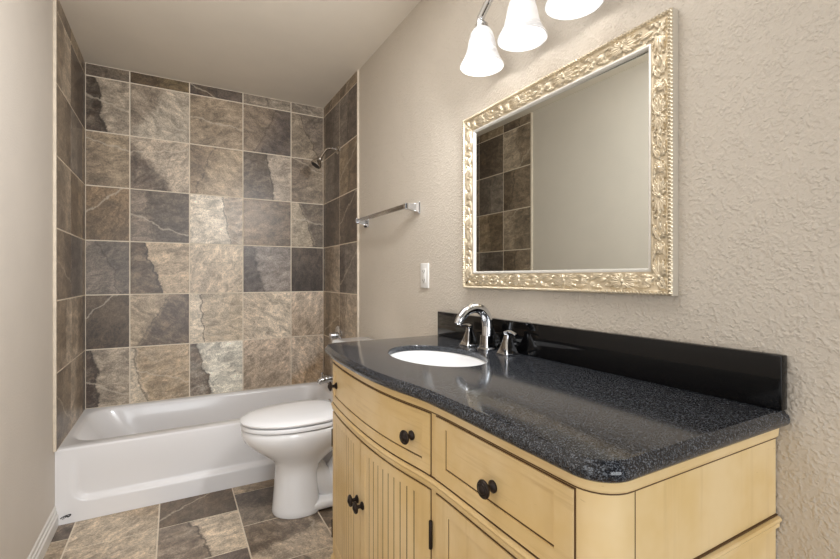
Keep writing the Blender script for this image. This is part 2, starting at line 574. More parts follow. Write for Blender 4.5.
# ------------------------------------------------------------------ bathtub
def rrect(x0, x1, y0, y1, r, angs, cx, cy):
    """point on a rounded rectangle in each direction from (cx,cy)"""
    dense = []
    for (ax, ay, a0) in ((x1 - r, y1 - r, 0), (x0 + r, y1 - r, 90), (x0 + r, y0 + r, 180), (x1 - r, y0 + r, 270)):
        for k in range(25):
            a = math.radians(a0 + 90 * k / 24)
            dense.append((ax + r * math.cos(a), ay + r * math.sin(a)))
    th = np.array([math.atan2(y - cy, x - cx) for x, y in dense])
    o = np.argsort(th)
    th = th[o]; D = np.array(dense)[o]
    th = np.concatenate([th - 2 * PI, th, th + 2 * PI]); D = np.concatenate([D, D, D])
    return [(float(np.interp(a, th, D[:, 0])), float(np.interp(a, th, D[:, 1]))) for a in angs]

tub = empty('bathtub', (0.264, 2.94, 0), 'white alcove bathtub with recessed apron set between the slate tile walls', 'bathtub')
tx0, tx1, ty0, ty1 = XL - 0.011, XR + 0.011, TUB_Y, YB - 0.0008
def rel(o, root):
    """move a part's world-space mesh under its thing's Empty"""
    o.parent = root
    o.location = o.location - Vector(root.location)
    if root.rotation_euler.z:
        pass
    return o
bm = bmesh.new()
cx, cy = 0.25, 2.96
crn = [math.atan2(y - cy, x - cx) for x in (tx0, tx1) for y in (ty0, ty1)]
angs = sorted(list(np.linspace(-PI, PI, 160, endpoint=False)) + crn)
rings = []
def ring(x0, x1, y0, y1, r, z):
    rings.append([(x, y, z) for x, y in rrect(x0, x1, y0, y1, r, angs, cx, cy)])
ring(tx0, tx1, ty0, ty1, 0.0005, TUB_Z - 0.010)
ring(tx0, tx1, ty0 + 0.003, ty1, 0.0005, TUB_Z - 0.003)
ring(tx0, tx1, ty0 + 0.010, ty1, 0.0005, TUB_Z)
ring(-0.452, 0.955, 2.660, 3.268, 0.13, TUB_Z - 0.001)
ring(-0.442, 0.948, 2.668, 3.262, 0.13, TUB_Z - 0.006)
ring(-0.432, 0.942, 2.676, 3.256, 0.13, TUB_Z - 0.020)
ring(-0.380, 0.930, 2.690, 3.246, 0.14, TUB_Z - 0.11)
ring(-0.290, 0.912, 2.705, 3.232, 0.15, TUB_Z - 0.21)
ring(-0.235, 0.892, 2.725, 3.215, 0.15, TUB_Z - 0.262)
ring(-0.180, 0.855, 2.765, 3.180, 0.14, TUB_Z - 0.286)
ring(-0.100, 0.790, 2.830, 3.110, 0.12, TUB_Z - 0.291)
vr = loft(bm, rings, 0, True, False, True)
rel(link_mesh('basin', bm, M_TUB, None, 40), tub)
# apron with a recessed panel that fades out at the top
def sstep(a, b, x):
    t = min(max((x - a) / (b - a), 0), 1)
    return t * t * (3 - 2 * t)
bm = bmesh.new()
NX, NZ = 180, 60
grid = []
ZT = TUB_Z - 0.010
for j in range(NZ + 1):
    z = 0.001 + (ZT - 0.001) * j / NZ
    row = []
    for i in range(NX + 1):
        x = tx0 + (tx1 - tx0) * i / NX
        r = 0.075
        bx0, bx1, bz0, bz1 = -0.425, 0.965, 0.088, 0.60
        qx = max(bx0 + r - x, x - bx1 + r, 0); qz = max(bz0 + r - z, z - bz1 + r, 0)
        d = math.hypot(qx, qz) - r
        dep = 0.016 * (1 - sstep(-0.030, 0.0, d)) * (1 - sstep(0.10, 0.335, z) * 1.0)
        row.append(bm.verts.new((x, TUB_Y + dep, z)))
    grid.append(row)
for j in range(NZ):
    for i in range(NX):
        bm.faces.new((grid[j][i], grid[j][i + 1], grid[j + 1][i + 1], grid[j + 1][i]))
# thickness behind
bk = [bm.verts.new(p) for p in ((tx0, TUB_Y + 0.03, 0.001), (tx1, TUB_Y + 0.03, 0.001), (tx1, TUB_Y + 0.03, ZT), (tx0, TUB_Y + 0.03, ZT))]
bm.faces.new((bk[3], bk[2], bk[1], bk[0]))
rel(link_mesh('apron', bm, M_TUB, None, 40), tub)
# overflow plate and drain
bm = bmesh.new()
add_lathe(bm, [(0.036, 0), (0.036, 0.004), (0.030, 0.010), (0.012, 0.013), (0.001, 0.013)], (0.934, 2.945, 0.275), (-1, 0, 0.13), 32)
add_box(bm, 0.914, 0.924, 2.939, 2.951, 0.262, 0.300, 0, 0.003)
o = link_mesh('overflow_plate', bm, M_CHROME, None, 35); rel(o, tub); o['label'] = 'chrome overflow plate'
bm = bmesh.new()
add_lathe(bm, [(0.034, 0), (0.034, 0.002), (0.026, 0.004), (0.024, 0.001), (0.001, 0.001)], (0.74, 2.95, TUB_Z - 0.291), (0, 0, 1), 32)
o = link_mesh('drain', bm, M_CHROME, None, 35); rel(o, tub); o['label'] = 'chrome tub drain'
# small dark printed mark low on the apron
bm = bmesh.new()
def stroke(bm, pts, w, y):
    for (a, b) in zip(pts[:-1], pts[1:]):
        dx, dz = b[0] - a[0], b[1] - a[1]
        L = math.hypot(dx, dz); nx, nz = -dz / L * w, dx / L * w
        q = [(a[0] + nx, a[1] + nz), (a[0] - nx, a[1] - nz), (b[0] - nx, b[1] - nz), (b[0] + nx, b[1] + nz)]
        bm.faces.new([bm.verts.new((x, y, z)) for x, z in q])
mx, mz = -0.456, 0.032
for pts, w in (([(-0.006, -0.002), (0.002, 0.004), (0.012, 0.008), (0.034, 0.011)], 0.0020), ([(0.000, -0.004), (0.010, -0.004)], 0.0016),
               ([(0.014, 0.006), (0.012, -0.001)], 0.0022), ([(0.017, 0.007), (0.022, 0.000), (0.030, 0.004), (0.033, 0.010)], 0.0030), ([(0.006, 0.006), (0.008, 0.000)], 0.0016)):
    stroke(bm, [(mx + a, mz + b) for a, b in pts], w, TUB_Y - 0.0006)
o = link_mesh('printed_mark', bm, M_DECAL, None, None); rel(o, tub); o['label'] = 'small black printed mark'

# ------------------------------------------------------------------ shower fittings on the right tile wall
FY = 2.945
sh = empty('shower_fixture', (XR, FY, 2.036), 'small brushed nickel shower head on a bent arm from the tiled wall', 'shower head')
bm = bmesh.new(); add_lathe(bm, [(0.030, -0.001), (0.030, 0.004), (0.020, 0.012), (0.012, 0.014)], (0, 0, 0), (-1, 0, 0), 28)
link_mesh('flange', bm, M_NICKEL, sh)
arm = catmull([(0, 0, 0), (-0.045, 0, 0.006), (-0.085, 0, -0.006), (-0.112, 0, -0.045), (-0.128, 0, -0.075)], 8)
bm = bmesh.new(); add_tube(bm, arm, 0.0085, 14); link_mesh('arm', bm, M_NICKEL, sh)
bm = bmesh.new()
ax = (-0.55, 0, -0.83)
add_lathe(bm, [(0.010, -0.006), (0.015, 0.0), (0.017, 0.010), (0.014, 0.018), (0.018, 0.026), (0.034, 0.046), (0.038, 0.056), (0.038, 0.064), (0.035, 0.066)], (-0.126, 0, -0.070), ax, 32)
hd = link_mesh('spray_head', bm, M_NICKEL, sh)
bm = bmesh.new(); add_lathe(bm, [(0.033, 0.066), (0.031, 0.068), (0.001, 0.069)], (-0.126, 0, -0.070), ax, 32)
o = link_mesh('spray_face', bm, M_RUBBER, hd); o['label'] = 'dark spray face'

sv = empty('shower_valve', (XR, FY, 0.750), 'chrome shower valve with round plate just above the vanity corner', 'shower valve')
bm = bmesh.new(); add_lathe(bm, [(0.062, -0.001), (0.062, 0.004), (0.056, 0.009), (0.028, 0.013), (0.024, 0.013)], (0, 0, 0), (-1, 0, 0), 40)
link_mesh('escutcheon', bm, M_CHROME, sv)
bm = bmesh.new()
add_lathe(bm, [(0.024, 0.010), (0.023, 0.030), (0.021, 0.034), (0.021, 0.056), (0.017, 0.062), (0.001, 0.063)], (0, 0, -0.004), (-1, 0, 0), 28)
add_tube(bm, [(-0.048, 0, -0.008), (-0.052, -0.02, -0.034), (-0.056, -0.038, -0.060)], [0.009, 0.008, 0.007], 12)
link_mesh('handle', bm, M_CHROME, sv)

ts = empty('tub_spout', (XR, FY, 0.452), 'chrome bathtub spout on the tiled wall beside the vanity', 'tub spout')
bm = bmesh.new()
add_tube(bm, catmull([(0.001, 0, 0), (-0.03, 0, 0.0), (-0.085, 0, -0.002), (-0.125, 0, -0.010), (-0.140, 0, -0.026)], 6), [0.027] * 7 + [0.026] * 6 + [0.024] * 5 + [0.022] * 4 + [0.020] * 3, 24)
link_mesh('spout_body', bm, M_CHROME, ts)
bm = bmesh.new(); add_lathe(bm, [(0.004, 0.018), (0.004, 0.036), (0.008, 0.038), (0.008, 0.046), (0.001, 0.048)], (-0.115, 0, 0), (0, 0, 1), 16)
link_mesh('diverter_knob', bm, M_CHROME, ts)

# ------------------------------------------------------------------ toilet
TYC = 2.215
wc = empty('toilet', (0.60, TYC, 0), 'white elongated toilet with closed lid between the bathtub and the vanity', 'toilet')
def egg(xf, xb, hw, z, n=64, sq=2.25, shift=0.0):
    """egg outline; front (small x) is rounder and longer"""
    xm = xf + (xb - xf) * 0.56
    pts = []
    for k in range(n):
        a = 2 * PI * k / n
        c, s = math.cos(a), math.sin(a)
        e = 2.0 / sq
        if c < 0:
            x = xm + (xm - xf) * -abs(c) ** 1.0
            y = hw * math.copysign(abs(s) ** 0.95, s)
        else:
            x = xm + (xb - xm) * abs(c) ** 0.62
            y = hw * math.copysign(abs(s) ** 0.80, s)
        pts.append((x - 0.60, y, z))
    return pts
bm = bmesh.new()
# pedestal column flowing up into the bowl
loft(bm, [egg(0.418, 0.640, 0.112, 0.001), egg(0.414, 0.645, 0.116, 0.010), egg(0.418, 0.640, 0.111, 0.030), egg(0.424, 0.632, 0.104, 0.110),
          egg(0.430, 0.628, 0.099, 0.190), egg(0.432, 0.645, 0.101, 0.235), egg(0.412, 0.680, 0.116, 0.268), egg(0.366, 0.715, 0.143, 0.303),
          egg(0.322, 0.740, 0.164, 0.338), egg(0.288, 0.755, 0.178, 0.372), egg(0.276, 0.765, 0.184, 0.400), egg(0.276, 0.770, 0.184, 0.424),
          egg(0.281, 0.768, 0.180, 0.4305)], 0)
# foot and trapway running back to the wall
def rr_ring(x, hw, z0, z1, n=28):
    cz, hz = (z0 + z1) / 2, (z1 - z0) / 2
    return [(x - 0.60, hw * math.copysign(abs(math.cos(2 * PI * k / n)) ** 0.55, math.cos(2 * PI * k / n)), cz + hz * math.copysign(abs(math.sin(2 * PI * k / n)) ** 0.55, math.sin(2 * PI * k / n))) for k in range(n)]
loft(bm, [rr_ring(0.56, 0.095, 0.001, 0.05), rr_ring(0.60, 0.106, 0.001, 0.055), rr_ring(0.80, 0.108, 0.001, 0.058), rr_ring(0.90, 0.104, 0.001, 0.058), rr_ring(0.925, 0.09, 0.004, 0.05)], 0)
add_tube(bm, catmull([(0.0, 0, 0.20), (0.05, 0, 0.12), (0.11, 0, 0.09), (0.17, 0, 0.17), (0.21, 0, 0.25), (0.255, 0, 0.22), (0.27, 0, 0.05)], 5), 0.068, 24)
# rear deck under the tank
loft(bm, [rr_ring(0.70, 0.120, 0.33, 0.425), rr_ring(0.78, 0.150, 0.33, 0.428), rr_ring(0.90, 0.155, 0.30, 0.428), rr_ring(0.975, 0.140, 0.33, 0.426)], 0)
link_mesh('bowl', bm, M_CHINA, wc, 50)
def slab(rings, mat, name, parent):
    bm = bmesh.new(); loft(bm, rings); return link_mesh(name, bm, mat, parent, 50)
slab([egg(0.284, 0.742, 0.178, 0.4335), egg(0.274, 0.744, 0.187, 0.437), egg(0.272, 0.745, 0.189, 0.446), egg(0.275, 0.744, 0.186, 0.4545), egg(0.284, 0.742, 0.178, 0.456)], M_SEAT, 'seat', wc)
lid = slab([egg(0.284, 0.742, 0.178, 0.4605), egg(0.271, 0.744, 0.188, 0.463), egg(0.269, 0.745, 0.190, 0.470), egg(0.277, 0.743, 0.184, 0.477), egg(0.310, 0.737, 0.164, 0.4860), egg(0.39, 0.71, 0.100, 0.4935), egg(0.47, 0.66, 0.03, 0.4955)], M_SEAT, 'lid', wc)
for s in (-1, 1):
    bm = bmesh.new(); add_lathe(bm, [(0.013, -0.022), (0.015, -0.018), (0.015, 0.018), (0.013, 0.022)], (0.152, s * 0.075, 0.447), (0, 1, 0), 20)
    link_mesh('hinge', bm, M_SEAT, wc)
def tank_ring(x0, x1, hw, z, r=0.03, n=6):
    pts = []
    for (ax, ay, a0) in ((x1 - r, hw - r, 0), (x0 + r, hw - r, 90), (x0 + r, -hw + r, 180), (x1 - r, -hw + r, 270)):
        for k in range(n + 1):
            a = math.radians(a0 + 90 * k / n)
            pts.append((ax + r * math.cos(a) - 0.60, ay + r * math.sin(a), z))
    return pts
slab([tank_ring(0.83, 0.975, 0.175, 0.4285), tank_ring(0.815, 0.985, 0.190, 0.445), tank_ring(0.80, 0.988, 0.204, 0.62), tank_ring(0.793, 0.990, 0.210, 0.762)], M_CHINA, 'tank', wc)
slab([tank_ring(0.790, 0.992, 0.212, 0.7625), tank_ring(0.779, 0.995, 0.220, 0.767, 0.034), tank_ring(0.778, 0.996, 0.221, 0.782, 0.034), tank_ring(0.783, 0.994, 0.216, 0.794, 0.034), tank_ring(0.80, 0.985, 0.20, 0.800, 0.034)], M_CHINA, 'tank_lid', wc)
bm = bmesh.new()
add_lathe(bm, [(0.014, 0), (0.014, 0.006), (0.008, 0.008), (0.007, 0.016)], (0.197, 0.150, 0.700), (-1, 0, 0), 20)
add_tube(bm, [(0.183, 0.152, 0.700), (0.180, 0.115, 0.692), (0.182, 0.080, 0.684)], [0.007, 0.006, 0.008], 12)
o = link_mesh('flush_lever', bm, M_CHROME, wc); o['label'] = 'chrome flush lever'

# ------------------------------------------------------------------ towel bar
TZ = 1.478
tb = empty('towel_bar', (WR, 2.14, TZ), 'chrome towel bar with square posts on the wall before the tiled alcove', 'towel bar')
def post(y):
    bm = bmesh.new()
    def sq(h, w, t, dx):
        return [(-dx, y + a * w, b * t + h) for a, b in ((-1, -1), (1, -1), (1, 1), (-1, 1))]
    loft(bm, [sq(0, 0.027, 0.027, -0.001), sq(0, 0.027, 0.027, 0.005), sq(0.001, 0.024, 0.023, 0.009), sq(0.002, 0.015, 0.017, 0.016), sq(0.005, 0.013, 0.014, 0.045), sq(0.006, 0.012, 0.0125, 0.069), sq(0.006, 0.010, 0.010, 0.072)])
    bmesh.ops.recalc_face_normals(bm, faces=bm.faces[:])
    bmesh.ops.bevel(bm, geom=[e for e in bm.edges], offset=0.0012, segments=2, affect='EDGES')
    link_mesh('post', bm, M_CHROME, tb, 40)
post(-0.315); post(0.315)
bm = bmesh.new(); add_box(bm, -0.067, -0.056, -0.304, 0.304, -0.004, 0.018, 0, 0.002)
link_mesh('bar', bm, M_CHROME_DULL, tb)

# ------------------------------------------------------------------ wall outlet
wo = empty('wall_outlet', (WR, 1.752, 1.158), 'white wall outlet below the end of the towel bar', 'outlet')
bm = bmesh.new(); add_box(bm, -0.007, 0.001, -0.0355, 0.0355, -0.0575, 0.0575, 0, 0.003, 3)
link_mesh('cover_plate', bm, M_PLASTIC, wo)
bm = bmesh.new(); add_box(bm, -0.0095, -0.006, -0.0165, 0.0165, -0.0335, 0.0335, 0, 0.001)
fc = link_mesh('receptacle_face', bm, M_PLASTIC, wo)
for zc in (0.021, -0.021):
    for y0, y1, hz in ((-0.008, -0.0055, 0.005), (0.0055, 0.008, 0.004)):
        bm = bmesh.new(); add_box(bm, -0.0101, -0.009, y0, y1, zc - hz, zc + hz)
        o = link_mesh('socket_slot', bm, M_SLOT, fc); o['label'] = 'dark socket slot'
    bm = bmesh.new(); add_lathe(bm, [(0.0026, -0.001), (0.0026, 0.0006)], (-0.0095, 0, zc - 0.008), (-1, 0, 0), 12)
    o = link_mesh('ground_hole', bm, M_SLOT, fc); o['label'] = 'dark ground hole'
for zc in (0.0045, -0.0045):
    bm = bmesh.new(); add_box(bm, -0.0112, -0.009, -0.010, 0.010, zc - 0.0035, zc + 0.0035, 0, 0.0008)
    link_mesh('test_button', bm, M_PLASTIC, fc)

# ------------------------------------------------------------------ vanity outline in plan
def dense_poly(pts, step=0.006):
    pts = np.array(pts, float)
    seg = np.hypot(*np.diff(pts, axis=0).T)
    s = np.concatenate([[0], np.cumsum(seg)])
    n = int(s[-1] / step) + 1
    q = np.linspace(0, s[-1], n)
    return q, np.stack([np.interp(q, s, pts[:, 0]), np.interp(q, s, pts[:, 1])], 1)
FRONT = [(0.43, 0.486), (0.60, 0.486), (0.78, 0.487), (0.85, 0.486), (0.90, 0.480), (0.95, 0.471), (1.01, 0.463), (1.09, 0.457), (1.18, 0.455), (1.28, 0.457),
         (1.38, 0.462), (1.46, 0.468), (1.52, 0.4745), (1.60, 0.486), (1.70, 0.50)]
_fy = np.array([p[0] for p in FRONT]); _fx = np.array([p[1] for p in FRONT])
def front_x(y):
    return np.interp(y, _fy, _fx)
_ys = np.linspace(0.30, 1.75, 400)
_xs = front_x(_ys)
for _ in range(3):
    _xs = np.convolve(np.pad(_xs, 7, mode='edge'), np.ones(15) / 15, 'valid')
def FX(y):
    return float(np.interp(y, _ys, _xs))
def outline(y0, y1, dx, r0, r1, xwall):
    """from the wall at y0 (camera side) round the front to the wall at y1"""
    pts = [(xwall, y0)]
    xf = FX(y0 + r0) + dx
    for k in range(0, 17):
        a = PI / 2 * k / 16
        pts.append((xf + r0 - r0 * math.sin(a), y0 + r0 - r0 * math.cos(a)))
    for y in np.linspace(y0 + r0 + 0.01, y1 - r1 - 0.005, 120):
        pts.append((FX(y) + dx, float(y)))
    xf = FX(y1 - r1) + dx
    for k in range(0, 17):
        a = PI / 2 * k / 16
        pts.append((xf + r1 - r1 * math.cos(a), y1 - r1 + r1 * math.sin(a)))
    pts.append((xwall, y1))
    return pts
class Path:
    def __init__(self, pts):
        self.s, self.p = dense_poly(pts, 0.003)
        d = np.gradient(self.p, axis=0)
        for k in range(2):
            d[:, k] = np.convolve(np.pad(d[:, k], 2, mode='edge'), np.ones(5) / 5, 'valid')
        d /= np.hypot(d[:, 0], d[:, 1])[:, None]
        self.n = np.stack([-d[:, 1], d[:, 0]], 1)
        # make the normal point away from the wall
        c = self.p.mean(0)
        if ((self.p - c) * self.n).sum() < 0:
            self.n = -self.n
        self.L = self.s[-1]
        # arclength at which the front reaches a given Y
        i = np.argmin(np.abs(self.p[:, 1] - 0.47) + 10 * (self.p[:, 0] > 0.6))
        j = np.argmin(np.abs(self.p[:, 1] - 1.56) + 10 * (self.p[:, 0] > 0.6))
        self._y = self.p[i:j + 1, 1]; self._s = self.s[i:j + 1]
        self._end = (self._s[0], self._s[-1])
    def at(self, s, off=0.0):
        x = np.interp(s, self.s, self.p[:, 0]); y = np.interp(s, self.s, self.p[:, 1])
        nx = np.interp(s, self.s, self.n[:, 0]); ny = np.interp(s, self.s, self.n[:, 1])
        return float(x + nx * off), float(y + ny * off)
    def normal(self, s):
        v = Vector((float(np.interp(s, self.s, self.n[:, 0])), float(np.interp(s, self.s, self.n[:, 1])), 0))
        return v.normalized()
    def sy(self, y):
        if y <= self._y[0]: return self._s[0] - (self._y[0] - y)
        if y >= self._y[-1]: return self._s[-1] + (y - self._y[-1])
        return float(np.interp(y, self._y, self._s))
CAB = Path(outline(0.400, 1.585, 0.028, 0.055, 0.055, WR - 0.004))
VX, VY = 0.76, 1.005
def vp(s, off, z):
    x, y = CAB.at(s, off)
    return (x - VX, y - VY, z)
def sweep(bm, s0, s1, prof, mat=0, step=0.012):
    n = max(1, int(abs(s1 - s0) / step))
    rings = [[vp(s0 + (s1 - s0) * k / n, o, z) for o, z in prof] for k in range(n + 1)]
    before = set(bm.faces)
    loft(bm, rings, mat)
    return [f for f in bm.faces if f not in before]
def band(bm, s0, s1, z0, z1, o0, o1, mat=0, step=0.012):
    return sweep(bm, s0, s1, [(o0, z0), (o1, z0), (o1, z1), (o0, z1)], mat, step)
def fix(bm):
    bmesh.ops.recalc_face_normals(bm, faces=bm.faces[:])
    return bm
def soft(bm, w=0.0012):
    fix(bm)
    es = [e for e in bm.edges if len(e.link_faces) == 2 and e.calc_face_angle(0) > 0.7]
    bmesh.ops.bevel(bm, geom=es, offset=w, segments=2, profile=0.5, affect='EDGES', clamp_overlap=True)
    return bm

van = empty('bathroom_vanity', (VX, VY, 0), 'antique cream bow-front bathroom vanity with dark round knobs', 'vanity cabinet')
sR = CAB.sy(0.452); sL = CAB.L
ZD0, ZD1 = 0.700, 0.838
# carcass
bm = bmesh.new()
n = 220
prof_z = [(0.0, 0.100), (0.0, 0.8675)]
rings = []
for o_, z in prof_z:
    rings.append([vp(CAB.L * k / n, o_, z) for k in range(n + 1)])
loft(bm, rings, 0, True, True, False)
fix(bm)
link_mesh('cabinet_body', bm, M_CREAM, van, 35)
# top moulding under the stone, and the thin dark line below it
bm = bmesh.new()
sweep(bm, 0, CAB.L, [(-0.002, 0.844), (0.002, 0.8445), (0.0045, 0.848), (0.005, 0.854), (0.0055, 0.860), (0.0065, 0.8675), (-0.002, 0.8675)])
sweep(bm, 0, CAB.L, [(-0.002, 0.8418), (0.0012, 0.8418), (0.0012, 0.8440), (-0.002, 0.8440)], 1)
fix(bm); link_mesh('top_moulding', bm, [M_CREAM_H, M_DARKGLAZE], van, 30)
# waist moulding
bm = bmesh.new()
sweep(bm, 0, CAB.L, [(-0.002, 0.672), (0.004, 0.672), (0.0065, 0.675), (0.0065, 0.682), (0.0085, 0.685), (0.0105, 0.689), (0.0085, 0.693), (0.004, 0.695), (-0.002, 0.695)])
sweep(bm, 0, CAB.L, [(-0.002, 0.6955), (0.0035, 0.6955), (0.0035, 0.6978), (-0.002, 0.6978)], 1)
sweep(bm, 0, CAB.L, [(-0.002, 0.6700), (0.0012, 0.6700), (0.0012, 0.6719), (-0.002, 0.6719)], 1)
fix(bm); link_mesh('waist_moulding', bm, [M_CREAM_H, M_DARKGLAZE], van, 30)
# base moulding and bracket feet
bm = bmesh.new()
sweep(bm, 0, CAB.L, [(-0.002, 0.100), (0.012, 0.100), (0.012, 0.128), (0.008, 0.134), (0.004, 0.142), (-0.002, 0.142)])
fix(bm); link_mesh('base_moulding', bm, M_CREAM_H, van, 30)
def foot(s0, s1, flip):
    bm = bmesh.new()
    m = 14
    rings = []
    for k in range(m + 1):
        t = k / m
        u = t if not flip else 1 - t
        zb = 0.0 if u < 0.42 else 0.098 * sstep(0.42, 1.0, u)
        s = s0 + (s1 - s0) * t
        rings.append([vp(s, -0.030, zb), vp(s, 0.006 + 0.006 * (1 - zb / 0.1), zb), vp(s, 0.006, 0.0995), vp(s, -0.030, 0.0995)])
    loft(bm, rings); fix(bm)
    link_mesh('foot', bm, M_CREAM, van, 40)
foot(0.004, 0.12, False)
foot(sR - 0.115, sR + 0.075, False)
foot(sL - 0.59, sL - 0.435, True)
foot(sL - 0.12, sL - 0.004, True)
# seams of the rounded corner posts (dark glaze lines)
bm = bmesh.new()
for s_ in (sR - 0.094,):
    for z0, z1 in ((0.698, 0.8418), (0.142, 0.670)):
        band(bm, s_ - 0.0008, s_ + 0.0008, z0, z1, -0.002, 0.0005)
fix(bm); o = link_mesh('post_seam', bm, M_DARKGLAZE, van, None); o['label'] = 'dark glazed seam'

def knob_mesh():
    bm = bmesh.new()
    add_lathe(bm, [(0.0115, 0.0), (0.0115, 0.003), (0.008, 0.006), (0.0052, 0.009), (0.0052, 0.017), (0.010, 0.0185), (0.0165, 0.0205), (0.0172, 0.0235), (0.0155, 0.026), (0.0125, 0.0262), (0.0115, 0.0278),
                   (0.0085, 0.0280), (0.0065, 0.0300), (0.0030, 0.0312), (0.0001, 0.0315)], (0, 0, 0), (0, 0, 1), 28)
    me = bpy.data.meshes.new('knob')
    for f in bm.faces: f.smooth = True
    bm.normal_update()
    for e in bm.edges:
        if len(e.link_faces) == 2 and e.calc_face_angle(0) > 0.6: e.smooth = False
    bm.to_mesh(me); bm.free(); me.materials.append(M_BRONZE)
    return me
KNOB = knob_mesh()
def knob(parent, s, z, off):
    o = bpy.data.objects.new('knob', KNOB)
    COL.objects.link(o)
    o.parent = parent
    o.location = vp(s, off, z)
    o.rotation_euler = CAB.normal(s).to_track_quat('Z', 'Y').to_euler()
    o['label'] = 'dark bronze knob'
    return o

def framed(name, s0, s1, z0, z1, stile, rail_b, rail_t, mat_panel, lines, beads=None, arched=False):
    """an inset front: dark gap, frame ring, recessed panel and glazed lines"""
    bm = bmesh.new()
    g = 0.0026
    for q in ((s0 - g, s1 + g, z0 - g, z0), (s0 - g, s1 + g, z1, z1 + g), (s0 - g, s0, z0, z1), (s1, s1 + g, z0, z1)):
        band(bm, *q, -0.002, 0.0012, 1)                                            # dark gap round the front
    F0, F1, P1 = 0.0002, 0.0042, 0.0006
    ring_bm = bmesh.new()
    band(ring_bm, s0, s0 + stile, z0, z1, F0, F1)
    band(ring_bm, s1 - stile, s1, z0, z1, F0, F1)
    band(ring_bm, s0 + stile, s1 - stile, z0, z0 + rail_b, F0, F1)
    band(ring_bm, s0 + stile, s1 - stile, z1 - rail_t, z1, F0, F1)
    fix(ring_bm)
    tmp = bpy.data.meshes.new('tmp'); ring_bm.to_mesh(tmp); ring_bm.free()
    bm.from_mesh(tmp); bpy.data.meshes.remove(tmp)
    a, b, c, d = s0 + stile, s1 - stile, z0 + rail_b, z1 - rail_t
    if beads is None:
        band(bm, a, b, c, d, F0, P1)
    else:
        m = beads
        w = (b - a) / m
        band(bm, a, b, c, d, F0, 0.0021, 1)
        for k in range(m):
            gg = 0.0020
            band(bm, a + k * w + (gg if k else 0), a + (k + 1) * w - (gg if k < m - 1 else 0), c, d, F0, 0.0028)
    lw = 0.0014
    t = P1 + 0.0005
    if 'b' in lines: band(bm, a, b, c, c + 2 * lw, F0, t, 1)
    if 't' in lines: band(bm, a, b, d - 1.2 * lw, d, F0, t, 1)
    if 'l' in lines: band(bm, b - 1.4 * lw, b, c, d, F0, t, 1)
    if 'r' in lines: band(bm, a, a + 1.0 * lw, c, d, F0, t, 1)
    fix(bm)
    return link_mesh(name, bm, [mat_panel, M_DARKGLAZE], van, 30)
# drawers
dr = framed('drawer', sR, CAB.sy(0.838), ZD0, ZD1, 0.036, 0.032, 0.018, M_CREAM_H, 'blr')
knob(dr, CAB.sy(0.640), 0.764, 0.0008)
dr['label'] = 'flat framed drawer with one knob'
bd = framed('drawer', CAB.sy(0.862), CAB.sy(1.545), ZD0, ZD1, 0.030, 0.026, 0.022, M_CREAM_H, 'b')
bd['label'] = 'curved bow-front drawer with two knobs'
knob(bd, CAB.sy(0.935), 0.768, 0.0008); knob(bd, CAB.sy(1.490), 0.768, 0.0008)
# doors
ZQ0, ZQ1 = 0.160, 0.664
fd = framed('door', sR, CAB.sy(0.838), ZQ0, ZQ1, 0.046, 0.05, 0.030, M_CREAM, 'bltr')
fd['label'] = 'flat framed cupboard door'
d1 = framed('door', CAB.sy(0.862), CAB.sy(1.2165), ZQ0, ZQ1, 0.034, 0.045, 0.024, M_CREAM, '', 10)
d2 = framed('door', CAB.sy(1.2215), CAB.sy(1.545), ZQ0, ZQ1, 0.034, 0.045, 0.024, M_CREAM, '', 10)
d1['label'] = 'beadboard door near the flat drawer'
d2['label'] = 'beadboard door near the toilet'
knob(d1, CAB.sy(1.197), 0.484, 0.0042); knob(d2, CAB.sy(1.241), 0.484, 0.0042)
for (door, y) in ((d1, 0.8575), (d2, 1.5495)):
    for z in (0.565, 0.235):
        bm = bmesh.new(); add_lathe(bm, [(0.0035, -0.032), (0.0042, -0.031), (0.0042, 0.031), (0.0035, 0.032)], vp(CAB.sy(y), 0.0045, z), (0, 0, 1), 12)
        link_mesh('hinge', bm, M_BLACKMETAL, door)

# ------------------------------------------------------------------ countertop with backsplash
CT = Path(outline(0.378, 1.635, 0.0, 0.062, 0.075, WR - 0.002))
SKX, SKY, SRX, SRY = 0.738, 1.214, 0.138, 0.208
ct = empty('countertop', (VX, VY, 0.868), 'black speckled granite countertop with short backsplash on the cream vanity', 'countertop')
bm = bmesh.new()
qs = list(np.linspace(0, CT.L, 300))
prof = [(-0.0160, 0.0320), (-0.0100, 0.0314), (-0.0075, 0.0285), (-0.0065, 0.0255), (-0.0020, 0.0225), (0.0, 0.0165), (-0.0005, 0.0100), (-0.0030, 0.0045), (-0.0080, 0.0008), (-0.0160, 0.0)]
rings = []
back = [(WR - 0.002, 1.635 - 1.257 * k / 40) for k in range(1, 40)]
def outl(off):
    P = []
    for s in qs:
        x, y = CT.at(s, off)
        P.append((min(x, WR - 0.002), y))
    y1, y0 = P[-1][1], P[0][1]
    return P + [(WR - 0.002, y1 + (y0 - y1) * k / 40) for k in range(1, 40)]
for off, z in prof:
    rings.append([(x - VX, y - VY, z) for x, y in outl(off)])
vr = loft(bm, rings, 0, True, False, False)
top, bot = vr[0], vr[-1]
def hole(loop, sx, sy, z):
    pts = []
    for v in loop:
        a = math.atan2((v.co.y + VY - SKY) / sy, (v.co.x + VX - SKX) / sx)
        pts.append(bm.verts.new((SKX + sx * math.cos(a) - VX, SKY + sy * math.sin(a) - VY, z)))
    return pts
h0 = hole(top, SRX + 0.002, SRY + 0.002, 0.032)
h1 = hole(top, SRX, SRY, 0.030)
h2 = hole(top, SRX, SRY, 0.016)
h3 = hole(top, SRX + 0.002, SRY + 0.002, 0.0145)
chain = [top, h0, h1, h2, h3, bot]
m = len(top)
